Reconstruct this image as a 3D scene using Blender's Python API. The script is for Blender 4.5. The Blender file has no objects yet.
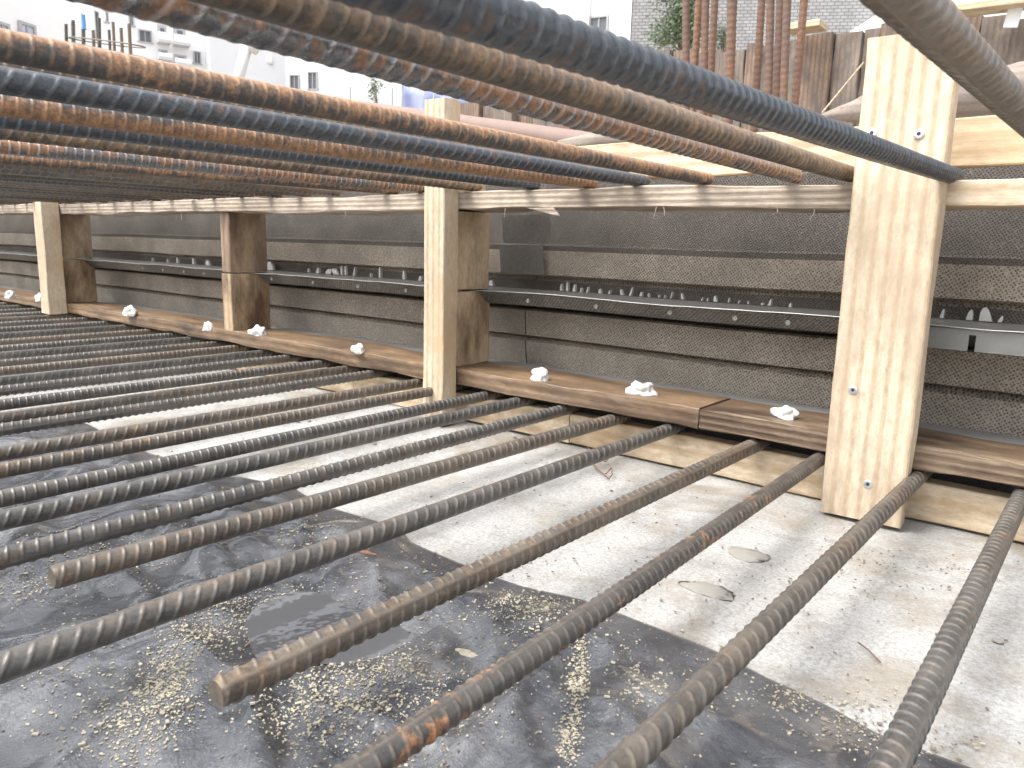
import bpy, bmesh, math, random
from mathutils import Vector, Matrix, noise
random.seed(7)
S = 0.28            # metres per layout unit
GZ = 1.235          # eye height above the blinding, in layout units
sc = bpy.context.scene
col = sc.collection
def P(x, y, z): return Vector((x*S, y*S, (z+GZ)*S))

# ------------------------------------------------------------------ camera
F = 762.0144355588022
R = Matrix(((0.77680082, -0.13404255, 0.61531543),
            (0.6292087, 0.12483501, -0.76714577),
            (0.02601727, 0.98308129, 0.18131268)))
cam = bpy.data.cameras.new('camera'); cam_o = bpy.data.objects.new('camera', cam); col.objects.link(cam_o)
cam.sensor_width = 36; cam.lens = F/1024*36; cam.clip_start = 0.01; cam.clip_end = 2000
cam_o.matrix_world = Matrix.Translation(P(0, 0, 0)) @ R.to_4x4()
cam.dof.use_dof = True; cam.dof.focus_distance = 3.3*S; cam.dof.aperture_fstop = 20
sc.camera = cam_o
def ray(px, py): return R @ Vector((px-512, 384-py, -F))
def at_y(px, py, y): d = ray(px, py); return d*(y/d.y)
def at_z(px, py, z): d = ray(px, py); return d*(z/d.z)
def at_d(px, py, dep): return ray(px, py)*(dep/F)

# ------------------------------------------------------------------ node materials
def mat(name):
    m = bpy.data.materials.new(name); m.use_nodes = True
    nt = m.node_tree; b = nt.nodes['Principled BSDF']
    return m, nt, b
def N(nt, t, **k):
    n = nt.nodes.new(t)
    for a, v in k.items():
        if a in n.inputs: n.inputs[a].default_value = v
        else: setattr(n, a, v)
    return n
def L(nt, a, b): nt.links.new(a, b)
def coords(nt, scale=(1, 1, 1), rnd=True):
    tc = N(nt, 'ShaderNodeTexCoord'); mp = N(nt, 'ShaderNodeMapping'); mp.inputs['Scale'].default_value = scale
    if rnd:
        oi = N(nt, 'ShaderNodeObjectInfo'); v = N(nt, 'ShaderNodeVectorMath', operation='MULTIPLY_ADD')
        cx = N(nt, 'ShaderNodeCombineXYZ')
        for i in range(3): L(nt, oi.outputs['Random'], cx.inputs[i])
        v.inputs[1].default_value = (7.3, 5.1, 3.7)
        L(nt, cx.outputs[0], v.inputs[0]); L(nt, tc.outputs['Object'], v.inputs[2]); L(nt, v.outputs[0], mp.inputs['Vector'])
    else: L(nt, tc.outputs['Object'], mp.inputs['Vector'])
    return mp.outputs[0]
def nz(nt, vec, scale, detail=4, rough=.55, dist=0):
    n = N(nt, 'ShaderNodeTexNoise'); n.inputs['Scale'].default_value = scale; n.inputs['Detail'].default_value = detail
    n.inputs['Roughness'].default_value = rough; n.inputs['Distortion'].default_value = dist
    L(nt, vec, n.inputs['Vector']); return n.outputs['Fac']
def ramp(nt, fac, stops):
    r = N(nt, 'ShaderNodeValToRGB'); e = r.color_ramp.elements
    while len(e) < len(stops): e.new(.5)
    for i, (p, c) in enumerate(stops):
        e[i].position = p
        e[i].color = (c, c, c, 1) if isinstance(c, (int, float)) else (*c, 1)
    L(nt, fac, r.inputs[0]); return r.outputs[0]
def mix(nt, fac, a, b, mode='MIX'):
    m = N(nt, 'ShaderNodeMix', data_type='RGBA', blend_type=mode)
    for s, v in ((0, fac), (6, a), (7, b)):
        if hasattr(v, 'links'): L(nt, v, m.inputs[s])
        elif isinstance(v, (int, float)): m.inputs[s].default_value = v if s == 0 else (v, v, v, 1)
        else: m.inputs[s].default_value = (*v, 1)
    return m.outputs[2]
def bump(nt, b, h, strength=.4, dist=.002):
    n = N(nt, 'ShaderNodeBump'); n.inputs['Strength'].default_value = strength; n.inputs['Distance'].default_value = dist
    L(nt, h, n.inputs['Height']); L(nt, n.outputs[0], b.inputs['Normal'])

def wood(name, axis, ca, cb, dirt=None, dirt_amt=.5, ring=38, rough=.75, knots=True, bs=.35):
    m, nt, b = mat(name)
    st = [1, 1, 1]; st[axis] = .035
    v = coords(nt, st)
    wv = N(nt, 'ShaderNodeTexWave', wave_type='BANDS', bands_direction=['Z', 'Z', 'X'][axis])
    wv.inputs['Scale'].default_value = ring; wv.inputs['Distortion'].default_value = 3.2
    wv.inputs['Detail'].default_value = 1.5; wv.inputs['Detail Scale'].default_value = .25
    L(nt, v, wv.inputs['Vector'])
    fine = nz(nt, v, 520, 4, .7)
    c = mix(nt, ramp(nt, wv.outputs['Fac'], [(.45, 0), (.97, 1)]), ca, cb)
    c = mix(nt, .55, c, mix(nt, fine, (.72, .70, .66), (1.15, 1.15, 1.15)), 'MULTIPLY')
    big = nz(nt, coords(nt, [.6 if i == axis else 1 for i in range(3)]), 14, 3)
    c = mix(nt, .8, c, ramp(nt, big, [(.3, (.8, .77, .74)), (.6, (1.05, 1.05, 1.05))]), 'MULTIPLY')
    if knots:
        vo = N(nt, 'ShaderNodeTexVoronoi'); vo.inputs['Scale'].default_value = 9
        L(nt, coords(nt, [.55 if i == axis else 1 for i in range(3)]), vo.inputs['Vector'])
        c = mix(nt, ramp(nt, vo.outputs['Distance'], [(.03, .75), (.13, 0)]), c, (.12, .06, .03))
    c = mix(nt, .8, c, ramp(nt, nz(nt, coords(nt, [.35 if i == axis else 1 for i in range(3)]), 170, 6, .75), [(.32, (.68, .66, .63)), (.62, (1.12, 1.12, 1.12))]), 'MULTIPLY')
    if dirt:
        d = ramp(nt, nz(nt, coords(nt, [.35 if i == axis else 1 for i in range(3)]), 16, 6, .65), [(.5-dirt_amt*.3, 0), (.5+.18, 1)])
        c = mix(nt, d, c, dirt)
    L(nt, c, b.inputs['Base Color']); b.inputs['Roughness'].default_value = rough
    h = mix(nt, .5, wv.outputs['Fac'], fine)
    bump(nt, b, h, bs, .0018)
    return m
PINE = ((.635, .54, .41), (.50, .395, .275))
pine_z = wood('fresh_pine_upright', 2, *PINE, ring=22, dirt=(.50, .36, .22), dirt_amt=.05)
pine_x = wood('fresh_pine_lengthwise', 0, *PINE, ring=16, dirt=(.45, .33, .2), dirt_amt=.1)
pine_low = wood('damp_pine_lengthwise', 0, (.66, .55, .41), (.54, .42, .28), ring=11, dirt=(.30, .20, .11), dirt_amt=.1)
old_x = wood('weathered_board', 0, (.50, .43, .35), (.33, .27, .21), ring=34, dirt=(.17, .135, .105), dirt_amt=.25, bs=.8)
brown_x = wood('brown_plank', 0, (.33, .22, .13), (.21, .135, .08), ring=20, dirt=(.075, .05, .034), dirt_amt=.62, rough=.5, bs=.7)
brown_z = wood('brown_block', 2, (.48, .37, .26), (.35, .255, .17), ring=16, dirt=(.13, .085, .06), dirt_amt=.25, rough=.7)
tan_z = wood('tan_block', 2, (.54, .42, .28), (.42, .30, .185), ring=14, dirt=(.13, .08, .05), dirt_amt=.1, rough=.7)
grey_z = wood('grey_lagging', 2, (.25, .205, .17), (.185, .15, .125), ring=12, dirt=(.11, .095, .085), dirt_amt=.4, rough=.9)
greybrown_z = wood('brown_lagging', 2, (.25, .18, .135), (.17, .115, .085), ring=12, dirt=(.10, .08, .07), dirt_amt=.3, rough=.9)
grey_x = wood('grey_log', 0, (.29, .25, .215), (.22, .19, .165), ring=10, dirt=(.20, .17, .15), dirt_amt=.3, rough=.9, knots=False)

def rebar_mat(name, steel, rust, lo, hi, rough=.5, metal=.35, dust=None, crest=None, side=.04):
    m, nt, b = mat(name)
    v = coords(nt)
    f1 = nz(nt, v, 75, 6, .72); f2 = nz(nt, v, 9, 3, .5)
    f = mix(nt, .35, f1, f2)
    tcx = N(nt, 'ShaderNodeTexCoord'); sx = N(nt, 'ShaderNodeSeparateXYZ'); L(nt, tcx.outputs['Object'], sx.inputs[0])
    ma = N(nt, 'ShaderNodeMath', operation='MULTIPLY_ADD'); L(nt, sx.outputs[0], ma.inputs[0]); ma.inputs[1].default_value = side/(.0325*S)
    L(nt, f, ma.inputs[2]); f = ma.outputs[0]
    r = ramp(nt, f, [(lo, 0), (hi, 1)])
    r2 = mix(nt, ramp(nt, nz(nt, v, 140, 5, .75), [(.35, 0), (.65, 1)]), tuple(min(1, x*q) for x, q in zip(rust, (1.55, 1.35, 1.1))), tuple(x*.5 for x in rust))
    c = mix(nt, r, steel, r2)
    sp = nz(nt, v, 420, 3, .6)
    c = mix(nt, .7, c, ramp(nt, sp, [(.3, .6), (.7, 1.3)]), 'MULTIPLY')
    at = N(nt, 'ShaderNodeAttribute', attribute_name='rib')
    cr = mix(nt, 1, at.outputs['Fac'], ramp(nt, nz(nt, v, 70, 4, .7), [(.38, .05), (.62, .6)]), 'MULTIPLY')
    c = mix(nt, cr, c, crest or tuple(min(1, x*1.6) for x in steel))  # crests tinted lighter: painted highlight along with polish and rust
    if dust:
        c = mix(nt, ramp(nt, nz(nt, v, 26, 7, .7), [(.44, 0), (.66, .7)]), c, dust)
    L(nt, c, b.inputs['Base Color'])
    L(nt, ramp(nt, r, [(0, metal), (1, 0.0)]), b.inputs['Metallic'])
    L(nt, ramp(nt, f1, [(.3, rough-.12), (.7, rough+.22)]), b.inputs['Roughness'])
    bump(nt, b, sp, .35, .0008)
    return m
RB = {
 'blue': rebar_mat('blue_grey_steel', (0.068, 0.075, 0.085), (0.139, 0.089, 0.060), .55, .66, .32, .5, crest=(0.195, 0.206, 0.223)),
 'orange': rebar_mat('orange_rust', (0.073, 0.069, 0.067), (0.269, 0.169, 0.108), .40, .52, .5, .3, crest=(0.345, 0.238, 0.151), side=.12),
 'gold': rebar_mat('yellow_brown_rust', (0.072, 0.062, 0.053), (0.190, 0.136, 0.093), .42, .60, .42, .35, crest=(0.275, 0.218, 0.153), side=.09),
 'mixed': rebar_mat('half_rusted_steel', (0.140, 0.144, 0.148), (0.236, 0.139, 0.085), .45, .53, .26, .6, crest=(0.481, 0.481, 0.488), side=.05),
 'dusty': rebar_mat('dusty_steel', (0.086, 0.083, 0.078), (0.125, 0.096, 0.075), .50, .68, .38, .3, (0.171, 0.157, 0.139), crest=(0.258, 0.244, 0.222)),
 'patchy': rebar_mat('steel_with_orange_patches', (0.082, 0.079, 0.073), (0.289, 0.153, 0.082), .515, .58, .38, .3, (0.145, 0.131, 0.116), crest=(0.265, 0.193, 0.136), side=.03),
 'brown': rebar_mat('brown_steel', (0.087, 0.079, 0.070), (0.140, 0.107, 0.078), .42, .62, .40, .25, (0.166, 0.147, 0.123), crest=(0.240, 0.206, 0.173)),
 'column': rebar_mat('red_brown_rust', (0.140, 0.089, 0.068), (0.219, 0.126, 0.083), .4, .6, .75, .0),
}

def simple(name, c, rough=.7, metal=0, var=.15, scale=30, bs=.2, bd=.002, spec=None):
    m, nt, b = mat(name)
    f = nz(nt, coords(nt), scale, 5, .6)
    L(nt, mix(nt, f, tuple(x*(1-var) for x in c), tuple(min(1, x*(1+var)) for x in c)), b.inputs['Base Color'])
    b.inputs['Roughness'].default_value = rough; b.inputs['Metallic'].default_value = metal
    bump(nt, b, f, bs, bd)
    return m
foam_m = simple('white_foam', (.62, .61, .59), .8, var=.12, scale=120, bs=.5)
zinc_m = simple('zinc_plated_steel', (.62, .63, .64), .3, .9, .15, 200)
galv_m = simple('galvanised_sheet', (.46, .455, .44), .42, .35, .3, 60, .1)
bolt_m = simple('dull_bolt', (.40, .40, .38), .5, .3, .2, 200)
dab_m = simple('painted_glint', (.50, .50, .49), .5, 0, .1, 100)  # pale colour standing in for light glints on the plate
dark_m = simple('screw_recess', (.03, .03, .03), .6)
wall_white = simple('white_render', (.80, .80, .80), .9, 0, .03, .4)
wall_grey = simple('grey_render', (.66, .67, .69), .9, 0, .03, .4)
pane_m = simple('window_glass', (.12, .13, .14), .35, 0, .3, 1)
shutter_m = simple('pale_lavender_shutter', (.52, .52, .66), .6, 0, .05, 1)
frame_m = simple('grey_window_frame', (.38, .38, .38), .6, 0, .05, 3)
slab_m = simple('balcony_concrete', (.55, .54, .53), .9, 0, .1, 2)
recess_m = simple('balcony_shade', (.45, .45, .46), .9, 0, .1, 2)  # grey that paints in the shade of the balcony recess
tarp_m = simple('blue_tarpaulin', (.45, .49, .66), .6, 0, .15, 3)
blue_m = simple('blue_cap', (.12, .28, .55), .6)
red_m = simple('red_plastic', (.6, .12, .09), .5)
pipe_m = simple('reddish_clay_pipe', (.22, .155, .13), .75, 0, .18, 12, .2)
white_m = simple('white_plastic', (.78, .8, .83), .6, 0, .06, 5)
wire_m = simple('rusty_wire', (.20, .10, .06), .8, 0, .3, 200)
bark_m = simple('brown_bark', (.24, .13, .085), .9, 0, .35, 90, .6)
stone_m = simple('grey_pebble', (.30, .28, .25), .9, 0, .2, 80)
patch_m = simple('smooth_grey_mortar', (.27, .255, .225), .85, 0, .12, 40)
leaf_m = simple('dusty_green_leaves', (.13, .17, .10), .8, 0, .4, 3)
twig_m = simple('twig', (.15, .11, .08), .9)
steelpost_m = simple('grey_fence_post', (.25, .26, .28), .7)
strip_m = simple('grey_felt_strip', (.28, .275, .265), .75, 0, .2, 26, .3)

def m_concrete():
    m, nt, b = mat('blinding_concrete'); v = coords(nt, rnd=False)
    c = ramp(nt, nz(nt, v, 7, 6, .6), [(.3, (.33, .325, .31)), (.65, (.475, .47, .46))])
    c = mix(nt, .8, c, ramp(nt, nz(nt, v, 230, 6, .85), [(.40, (.60, .59, .57)), (.56, (1.12, 1.12, 1.12))]), 'MULTIPLY')
    c = mix(nt, ramp(nt, nz(nt, v, 6.3, 8, .68, .4), [(.50, 0), (.64, .8)]), c, (.27, .225, .165))
    c = mix(nt, ramp(nt, nz(nt, v, 19, 8, .75), [(.52, 0), (.64, .6)]), c, (.24, .225, .20))
    vo = N(nt, 'ShaderNodeTexVoronoi'); vo.inputs['Scale'].default_value = 110; L(nt, v, vo.inputs['Vector'])
    c = mix(nt, ramp(nt, vo.outputs['Distance'], [(.04, .5), (.10, 0)]), c, (.2, .18, .16))
    L(nt, c, b.inputs['Base Color']); b.inputs['Roughness'].default_value = .85
    h = mix(nt, .6, nz(nt, v, 320, 5, .8), nz(nt, v, 30, 5))
    bump(nt, b, h, .75, .004); return m
conc_m = m_concrete()
def m_plastic():
    m, nt, b = mat('dusty_black_polythene'); v = coords(nt, rnd=False)
    dust = ramp(nt, nz(nt, v, 9, 8, .7, .6), [(.43, .02), (.70, .75)])
    spk = ramp(nt, nz(nt, v, 170, 4, .8), [(.60, 0), (.68, .7)])
    pat = ramp(nt, nz(nt, v, 6, 4, .6), [(.40, .08), (.62, 1)])
    spk = mix(nt, 1, spk, pat, 'MULTIPLY')
    c = mix(nt, dust, (.030, .034, .043), (.185, .187, .195))
    c = mix(nt, spk, c, (.34, .315, .26))
    L(nt, c, b.inputs['Base Color'])
    L(nt, ramp(nt, mix(nt, .5, dust, spk), [(0, .12), (.6, .5)]), b.inputs['Roughness'])
    b.inputs['Coat Weight'].default_value = 1.0; b.inputs['Coat Roughness'].default_value = .13
    h = mix(nt, .35, nz(nt, coords(nt, (1, 2.2, 1), False), 9, 3, .45, 1.2), nz(nt, v, 260, 4, .7))
    bump(nt, b, h, .6, .012); return m
poly_m = m_plastic()
def m_rib(name, base, sx, strength):
    m, nt, b = mat(name)
    v = coords(nt, (1, .01, 1), False)
    v.node.inputs['Rotation'].default_value = (0, .62, 0)
    vo = N(nt, 'ShaderNodeTexVoronoi'); vo.inputs['Scale'].default_value = sx; vo.inputs['Randomness'].default_value = .25; L(nt, v, vo.inputs['Vector'])
    hole = ramp(nt, vo.outputs['Distance'], [(.28, 0), (.42, 1)])
    br = ramp(nt, nz(nt, v, sx*.8, 2, .5), [(.55, 0), (.66, .8)])
    c = mix(nt, hole, tuple(x*.55 for x in base), tuple(min(1, x*1.35) for x in base))
    c = mix(nt, br, c, tuple(min(1, x*1.6) for x in base))
    c = mix(nt, 1, c, ramp(nt, nz(nt, v, 8, 5), [(.3, .75), (.65, 1.15)]), 'MULTIPLY')
    L(nt, c, b.inputs['Base Color']); b.inputs['Roughness'].default_value = .6; b.inputs['Metallic'].default_value = .1
    bump(nt, b, hole, strength, .0015); return m
rib_m = m_rib('expanded_metal_face', (.52, .465, .40), 230, 1.0)
mesh_m = m_rib('fine_metal_mesh', (.30, .285, .265), 240, .9)
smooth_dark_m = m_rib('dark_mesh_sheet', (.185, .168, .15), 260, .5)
def m_blocks():
    m, nt, b = mat('grey_blockwork'); v = coords(nt, rnd=False)
    tc = N(nt, 'ShaderNodeSeparateXYZ'); L(nt, v, tc.inputs[0])
    cx = N(nt, 'ShaderNodeCombineXYZ'); L(nt, tc.outputs[0], cx.inputs[0]); L(nt, tc.outputs[2], cx.inputs[1])
    br = N(nt, 'ShaderNodeTexBrick'); br.inputs['Scale'].default_value = 1.0
    br.inputs['Brick Width'].default_value = .42; br.inputs['Row Height'].default_value = .22; br.inputs['Mortar Size'].default_value = .03
    br.inputs['Color1'].default_value = (.34, .34, .345, 1); br.inputs['Color2'].default_value = (.28, .28, .28, 1); br.inputs['Mortar'].default_value = (.16, .155, .15, 1)
    L(nt, cx.outputs[0], br.inputs['Vector'])
    L(nt, mix(nt, .6, br.outputs[0], ramp(nt, nz(nt, v, 1.2, 5), [(.3, .7), (.7, 1.15)]), 'MULTIPLY'), b.inputs['Base Color'])
    b.inputs['Roughness'].default_value = .9; bump(nt, b, br.outputs['Fac'], -.5, .01); return m
block_m = m_blocks()

# ------------------------------------------------------------------ object helpers
def tag(o, label=None, cat=None, group=None, kind=None):
    if label: o['label'] = label
    if cat: o['category'] = cat
    if group: o['group'] = group
    if kind: o['kind'] = kind
    return o
def empty(name, loc, label, cat, group=None):
    o = bpy.data.objects.new(name, None); col.objects.link(o); o.location = loc; o.empty_display_size = .02
    return tag(o, label, cat, group)
def link(name, bm, m, parent=None, smooth=False, loc=None):
    """bm in world metres; origin moved to loc / the parent's place"""
    me = bpy.data.meshes.new(name)
    o = bpy.data.objects.new(name, me)
    org = Vector(loc) if loc is not None else (Vector(parent['org']) if parent is not None and 'org' in parent else (parent.location.copy() if parent is not None else None))
    if org is None:
        cs = [v.co for v in bm.verts]
        org = Vector(((min(c.x for c in cs)+max(c.x for c in cs))/2, (min(c.y for c in cs)+max(c.y for c in cs))/2, min(c.z for c in cs)))
    for v in bm.verts: v.co -= org
    bmesh.ops.recalc_face_normals(bm, faces=bm.faces[:])
    bm.to_mesh(me); bm.free()
    for mm in (m if isinstance(m, (list, tuple)) else [m]): me.materials.append(mm)
    if smooth:
        for p in me.polygons: p.use_smooth = True
    col.objects.link(o)
    if parent is not None:
        o.parent = parent
        pw = Vector((0, 0, 0)); q = parent
        while q is not None: pw += q.location; q = q.parent
        o.location = org-pw
    else: o.location = org
    return o
def wloc(o):
    w = Vector((0, 0, 0))
    while o is not None: w += o.location; o = o.parent
    return w
def child(name, bm, m, parent, smooth=False): return link(name, bm, m, parent, smooth, loc=wloc(parent))

def add_board(bm, x0, x1, y0, y1, z0, z1, jit=.004, cham=.006, step=.12, axis=None, seed=0.0, fray=0.0, sag=0.0):
    """a sawn board: chamfered section swept along its longest side, sides slightly wavy"""
    lo = [x0, y0, z0]; hi = [x1, y1, z1]; ln = [hi[i]-lo[i] for i in range(3)]
    a = ln.index(max(ln)) if axis is None else axis
    b, c = [i for i in range(3) if i != a]
    n = max(2, min(140, int(ln[a]/step)))
    ch = min(cham, ln[b]*.25, ln[c]*.25)
    prof = [(lo[b]+ch, lo[c]), ((lo[b]+hi[b])/2, lo[c]), (hi[b]-ch, lo[c]), (hi[b], lo[c]+ch), (hi[b], (lo[c]+hi[c])/2), (hi[b], hi[c]-ch), (hi[b]-ch, hi[c]), ((lo[b]+hi[b])/2, hi[c]), (lo[b]+ch, hi[c]), (lo[b], hi[c]-ch), (lo[b], (lo[c]+hi[c])/2), (lo[b], lo[c]+ch)]
    rings = []
    for k in range(n+1):
        t = lo[a]+ln[a]*k/n; r = []
        for q, (pb, pc) in enumerate(prof):
            v = [0, 0, 0]; v[a] = t; v[b] = pb; v[c] = pc
            d = noise.noise_vector(Vector((t*2.3+seed, pb*6+seed*2.1, pc*6)))*jit
            f = noise.noise_vector(Vector((t*14+seed, q*3.1, seed)))*fray if fray else Vector((0, 0, 0))
            v[b] += d[0]+f[0]; v[c] += d[1]+f[1]
            if k in (0, n): v[a] += noise.noise(Vector((pb*30, pc*30, seed+k)))*.008
            v[2] += sag*noise.noise(Vector((t*.5, seed, 0)))
            r.append(bm.verts.new(P(*v)))
        rings.append(r)
    m = len(prof)
    for k in range(n):
        for q in range(m): bm.faces.new((rings[k][q], rings[k][(q+1) % m], rings[k+1][(q+1) % m], rings[k+1][q]))
    bm.faces.new(rings[0]); bm.faces.new(rings[-1])
def board(*a, **k): bm = bmesh.new(); add_board(bm, *a, **k); return bm
def add_box(bm, x0, x1, y0, y1, z0, z1, M=None):
    vs = [Vector((x, y, z)) for x in (x0, x1) for y in (y0, y1) for z in (z0, z1)]
    vs = [bm.verts.new((M @ v) if M else P(*v)) for v in vs]
    for f in ((0, 1, 3, 2), (4, 6, 7, 5), (0, 4, 5, 1), (2, 3, 7, 6), (0, 2, 6, 4), (1, 5, 7, 3)): bm.faces.new([vs[i] for i in f])
def tube(bm, pts, r, n=8, cap=True, jit=0):
    """pts in layout units, r in layout units (number or list)"""
    rr = r if isinstance(r, (list, tuple)) else [r]*len(pts)
    W = [P(*p) for p in pts]; rings = []
    for i, p in enumerate(W):
        d = (W[min(i+1, len(W)-1)]-W[max(i-1, 0)]).normalized()
        u = d.cross(Vector((0, 0, 1)) if abs(d.z) < .9 else Vector((1, 0, 0))).normalized(); w = d.cross(u)
        rg = []
        for k in range(n):
            a = 2*math.pi*k/n
            q = rr[i]*S*(1+(noise.noise(p*14+Vector((k*.9, 0, 0)))*jit if jit else 0))
            rg.append(bm.verts.new(p+(u*math.cos(a)+w*math.sin(a))*q))
        rings.append(rg)
    for a, b in zip(rings, rings[1:]):
        for k in range(n): bm.faces.new((a[k], a[(k+1) % n], b[(k+1) % n], b[k]))
    if cap: bm.faces.new(rings[0]); bm.faces.new(rings[-1])

# ------------------------------------------------------------------ reinforcing bars
def rebar_mesh(name, length, pitch=.052, skew=.6, nth=36, hr=.15, r0=.0325, w=.26):
    """ribbed bar along +Y: two rows of crescent ribs and two lengthwise ribs"""
    seg = 13; n = int(length/pitch*seg); verts = []; faces = []; crest_highlight = []
    for i in range(n+1):
        s = length*i/n
        for k in range(nth):
            th = 2*math.pi*k/nth
            side = math.sin(th); ph = (s/pitch + (skew*math.cos(th)*.5 if side > 0 else -skew*math.cos(th)*.5+.5)) % 1.0
            d = abs(ph-.5)/(w*.5)
            rib = (1 if d < .45 else (1-d)/.55) if d < 1 else 0
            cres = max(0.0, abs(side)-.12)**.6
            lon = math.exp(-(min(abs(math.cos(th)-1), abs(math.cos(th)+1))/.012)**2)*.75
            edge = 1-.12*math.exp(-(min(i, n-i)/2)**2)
            crest_highlight.append(max(rib*min(1, cres*1.6), lon))  # marks rib crests, where highlight and polish go into the colour
            r = r0*(1+hr*max(rib*cres, lon))*edge*(1+.012*noise.noise(Vector((s*6, th, 1))))
            verts.append((r*math.cos(th)*S, s*S, r*math.sin(th)*S))
    for i in range(n):
        for k in range(nth):
            a = i*nth+k; b = i*nth+(k+1) % nth
            faces.append((a, b, b+nth, a+nth))
    faces.append(tuple(range(nth))[::-1]); faces.append(tuple(n*nth+k for k in range(nth)))
    me = bpy.data.meshes.new(name); me.from_pydata(verts, [], faces); me.update()
    me.attributes.new('rib', 'FLOAT', 'POINT').data.foreach_set('value', crest_highlight)
    for p in me.polygons: p.use_smooth = len(p.vertices) == 4
    me.materials.append(RB['dusty'])
    return me
LEN = 5.0
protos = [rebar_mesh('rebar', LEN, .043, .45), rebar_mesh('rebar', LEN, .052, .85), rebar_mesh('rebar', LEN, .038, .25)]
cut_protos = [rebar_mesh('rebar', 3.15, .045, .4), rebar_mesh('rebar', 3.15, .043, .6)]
def put_bar(me, a, b, yend, m, k, roll, label, group):
    """bar through layout points a->b, its far end at y = yend"""
    a = Vector(a); b = Vector(b); d = (b-a).normalized()
    length = max(v.co.y for v in me.vertices)/S
    end = a+d*((yend-a.y)/d.y); start = end-d*length
    o = bpy.data.objects.new('reinforcing_bar', me); col.objects.link(o)
    X = Vector((1, 0, 0)); X = (X-d*X.dot(d)).normalized(); Z = X.cross(d)
    M = Matrix((X, d, Z)).transposed().to_4x4() @ Matrix.Rotation(roll, 4, 'Y') @ Matrix.Diagonal((k, 1, k, 1))
    o.matrix_world = Matrix.Translation(P(*start)) @ M
    o.material_slots[0].link = 'OBJECT'; o.material_slots[0].material = m
    return tag(o, label, 'rebar', group)
ZL = -1.0; ZU = .357
GL = 'bars of the lower reinforcement mat'; GU = 'bars of the upper reinforcement mat'
lower = [ # pixel near, pixel far, material, scale, cut, label
 ((890, 768), (1015, 510), 'dusty', .98, 0, 'rightmost lower mat bar, running past the right of the wide post'),
 ((620, 768), (917, 478), 'brown', .98, 0, 'thick brown lower bar ending at the right edge of the wide post foot'),
 ((365, 768), (815, 462), 'patchy', .96, 0, 'lower bar with orange rust flecks meeting left edge of the wide post'),
 ((220, 692), (755, 445), 'brown', 1.06, 1, 'brown lower bar whose sawn end shows nearest the bottom of the photo'),
 ((0, 668), (668, 430), 'dusty', 1.0, 0, 'lower bar running between the two bars with sawn ends'),
 ((55, 577), (612, 420), 'brown', 1.0, 1, 'brown lower bar with a sawn end over a fold of black plastic'),
 ((0, 559), (563, 410), 'dusty', 1.0, 0, 'dark grey lower bar just behind the farther sawn end bar'),
 ((0, 521), (515, 403), 'dusty', 1.0, 0, 'grey lower bar with an orange spot, second bar right of the narrow middle post'),
 ((0, 499), (480, 397), 'dusty', .95, 0, 'lower bar crossing right in front of the foot of the middle post'),
 ((0, 471), None, 'brown', .95, 0, 'reddish brown lower bar meeting the left side of the middle post'),
 ((0, 454), None, 'brown', .95, 0, 'lower bar ending just left of the middle post, over bare concrete'),
]
for i, (a, b, mk, k, cut, lab) in enumerate(lower):
    A = at_z(*a, ZL)
    if b is None: B = Vector((A.x+.01, 3.75, ZL))
    else: B = at_z(*b, ZL)
    me = cut_protos[i % 2] if cut else protos[i % 3]
    ye = A.y+3.14 if cut else 4.02
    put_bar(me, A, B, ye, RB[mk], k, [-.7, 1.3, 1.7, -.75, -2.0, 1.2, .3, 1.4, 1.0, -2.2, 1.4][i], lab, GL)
far = [-4.37, -4.66, -5.02, -5.45, -5.82, -6.22, -6.6, -7.02, -7.44, -7.86, -8.37, -8.86, -9.36, -9.88, -10.35, -10.86, -11.4, -11.9, -12.4, -12.9, -13.4]
for i, x in enumerate(far):
    mk = ['dusty', 'brown', 'dusty', 'dusty'][i % 4]
    lab = 'dusty bar of the dense lower mat, between the brown block and the middle post' if x > -6.5 else \
          ('dusty bar of the dense lower mat, between the far left post and brown block' if x > -9.6 else 'dusty bar at the farthest left of the lower mat, beyond the far left post')
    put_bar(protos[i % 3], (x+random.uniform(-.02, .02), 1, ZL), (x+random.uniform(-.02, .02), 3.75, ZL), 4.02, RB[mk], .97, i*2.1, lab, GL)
upper = [
 ((-.274, 2.405), (-.238, 3.75), 'brown', 1.06, 'dark bar crossing the top right corner in front of the wide post top'),
 ((512, 25), (950, 175), 'blue', 1.02, 'thickest blue grey upper bar, its end crossing the wide post'),
 ((512, 70), (845, 168), 'gold', 1.06, 'brown upper bar stopping at the left edge of the wide post'),
 ((256, 27), (790, 175), 'mixed', 1.0, 'half rusted half silver upper bar ending left of the wide post'),
 ((0, 45), (700, 178), 'orange', .92, 'orange rusted upper bar passing in front of the middle post top'),
 ((0, 69), (630, 176), 'gold', .8, 'thin ochre bar almost hidden between the orange upper bar and the blue grey one'),
 ((0, 80), (636, 181), 'blue', .92, 'smooth blue grey upper bar next below the orange rusted one'),
 ((0, 104), (583, 184), 'orange', .95, 'rust orange upper bar with oblique ribs under the long blue grey bar'),
 ((0, 118), (527, 187), 'blue', .9, 'dull blue bar between two orange bars in the upper left mat'),
 ((0, 131), (468, 187), 'gold', .9, 'ochre rusted upper bar ending just right of the middle post'),
 ((0, 146), (418, 189), 'mixed', .95, 'upper bar with bright silver ribs ending just left of the middle post'),
 ((0, 157), (385, 190), 'orange', .95, 'orange brown upper bar right under the bar with silver ribs'),
]
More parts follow.
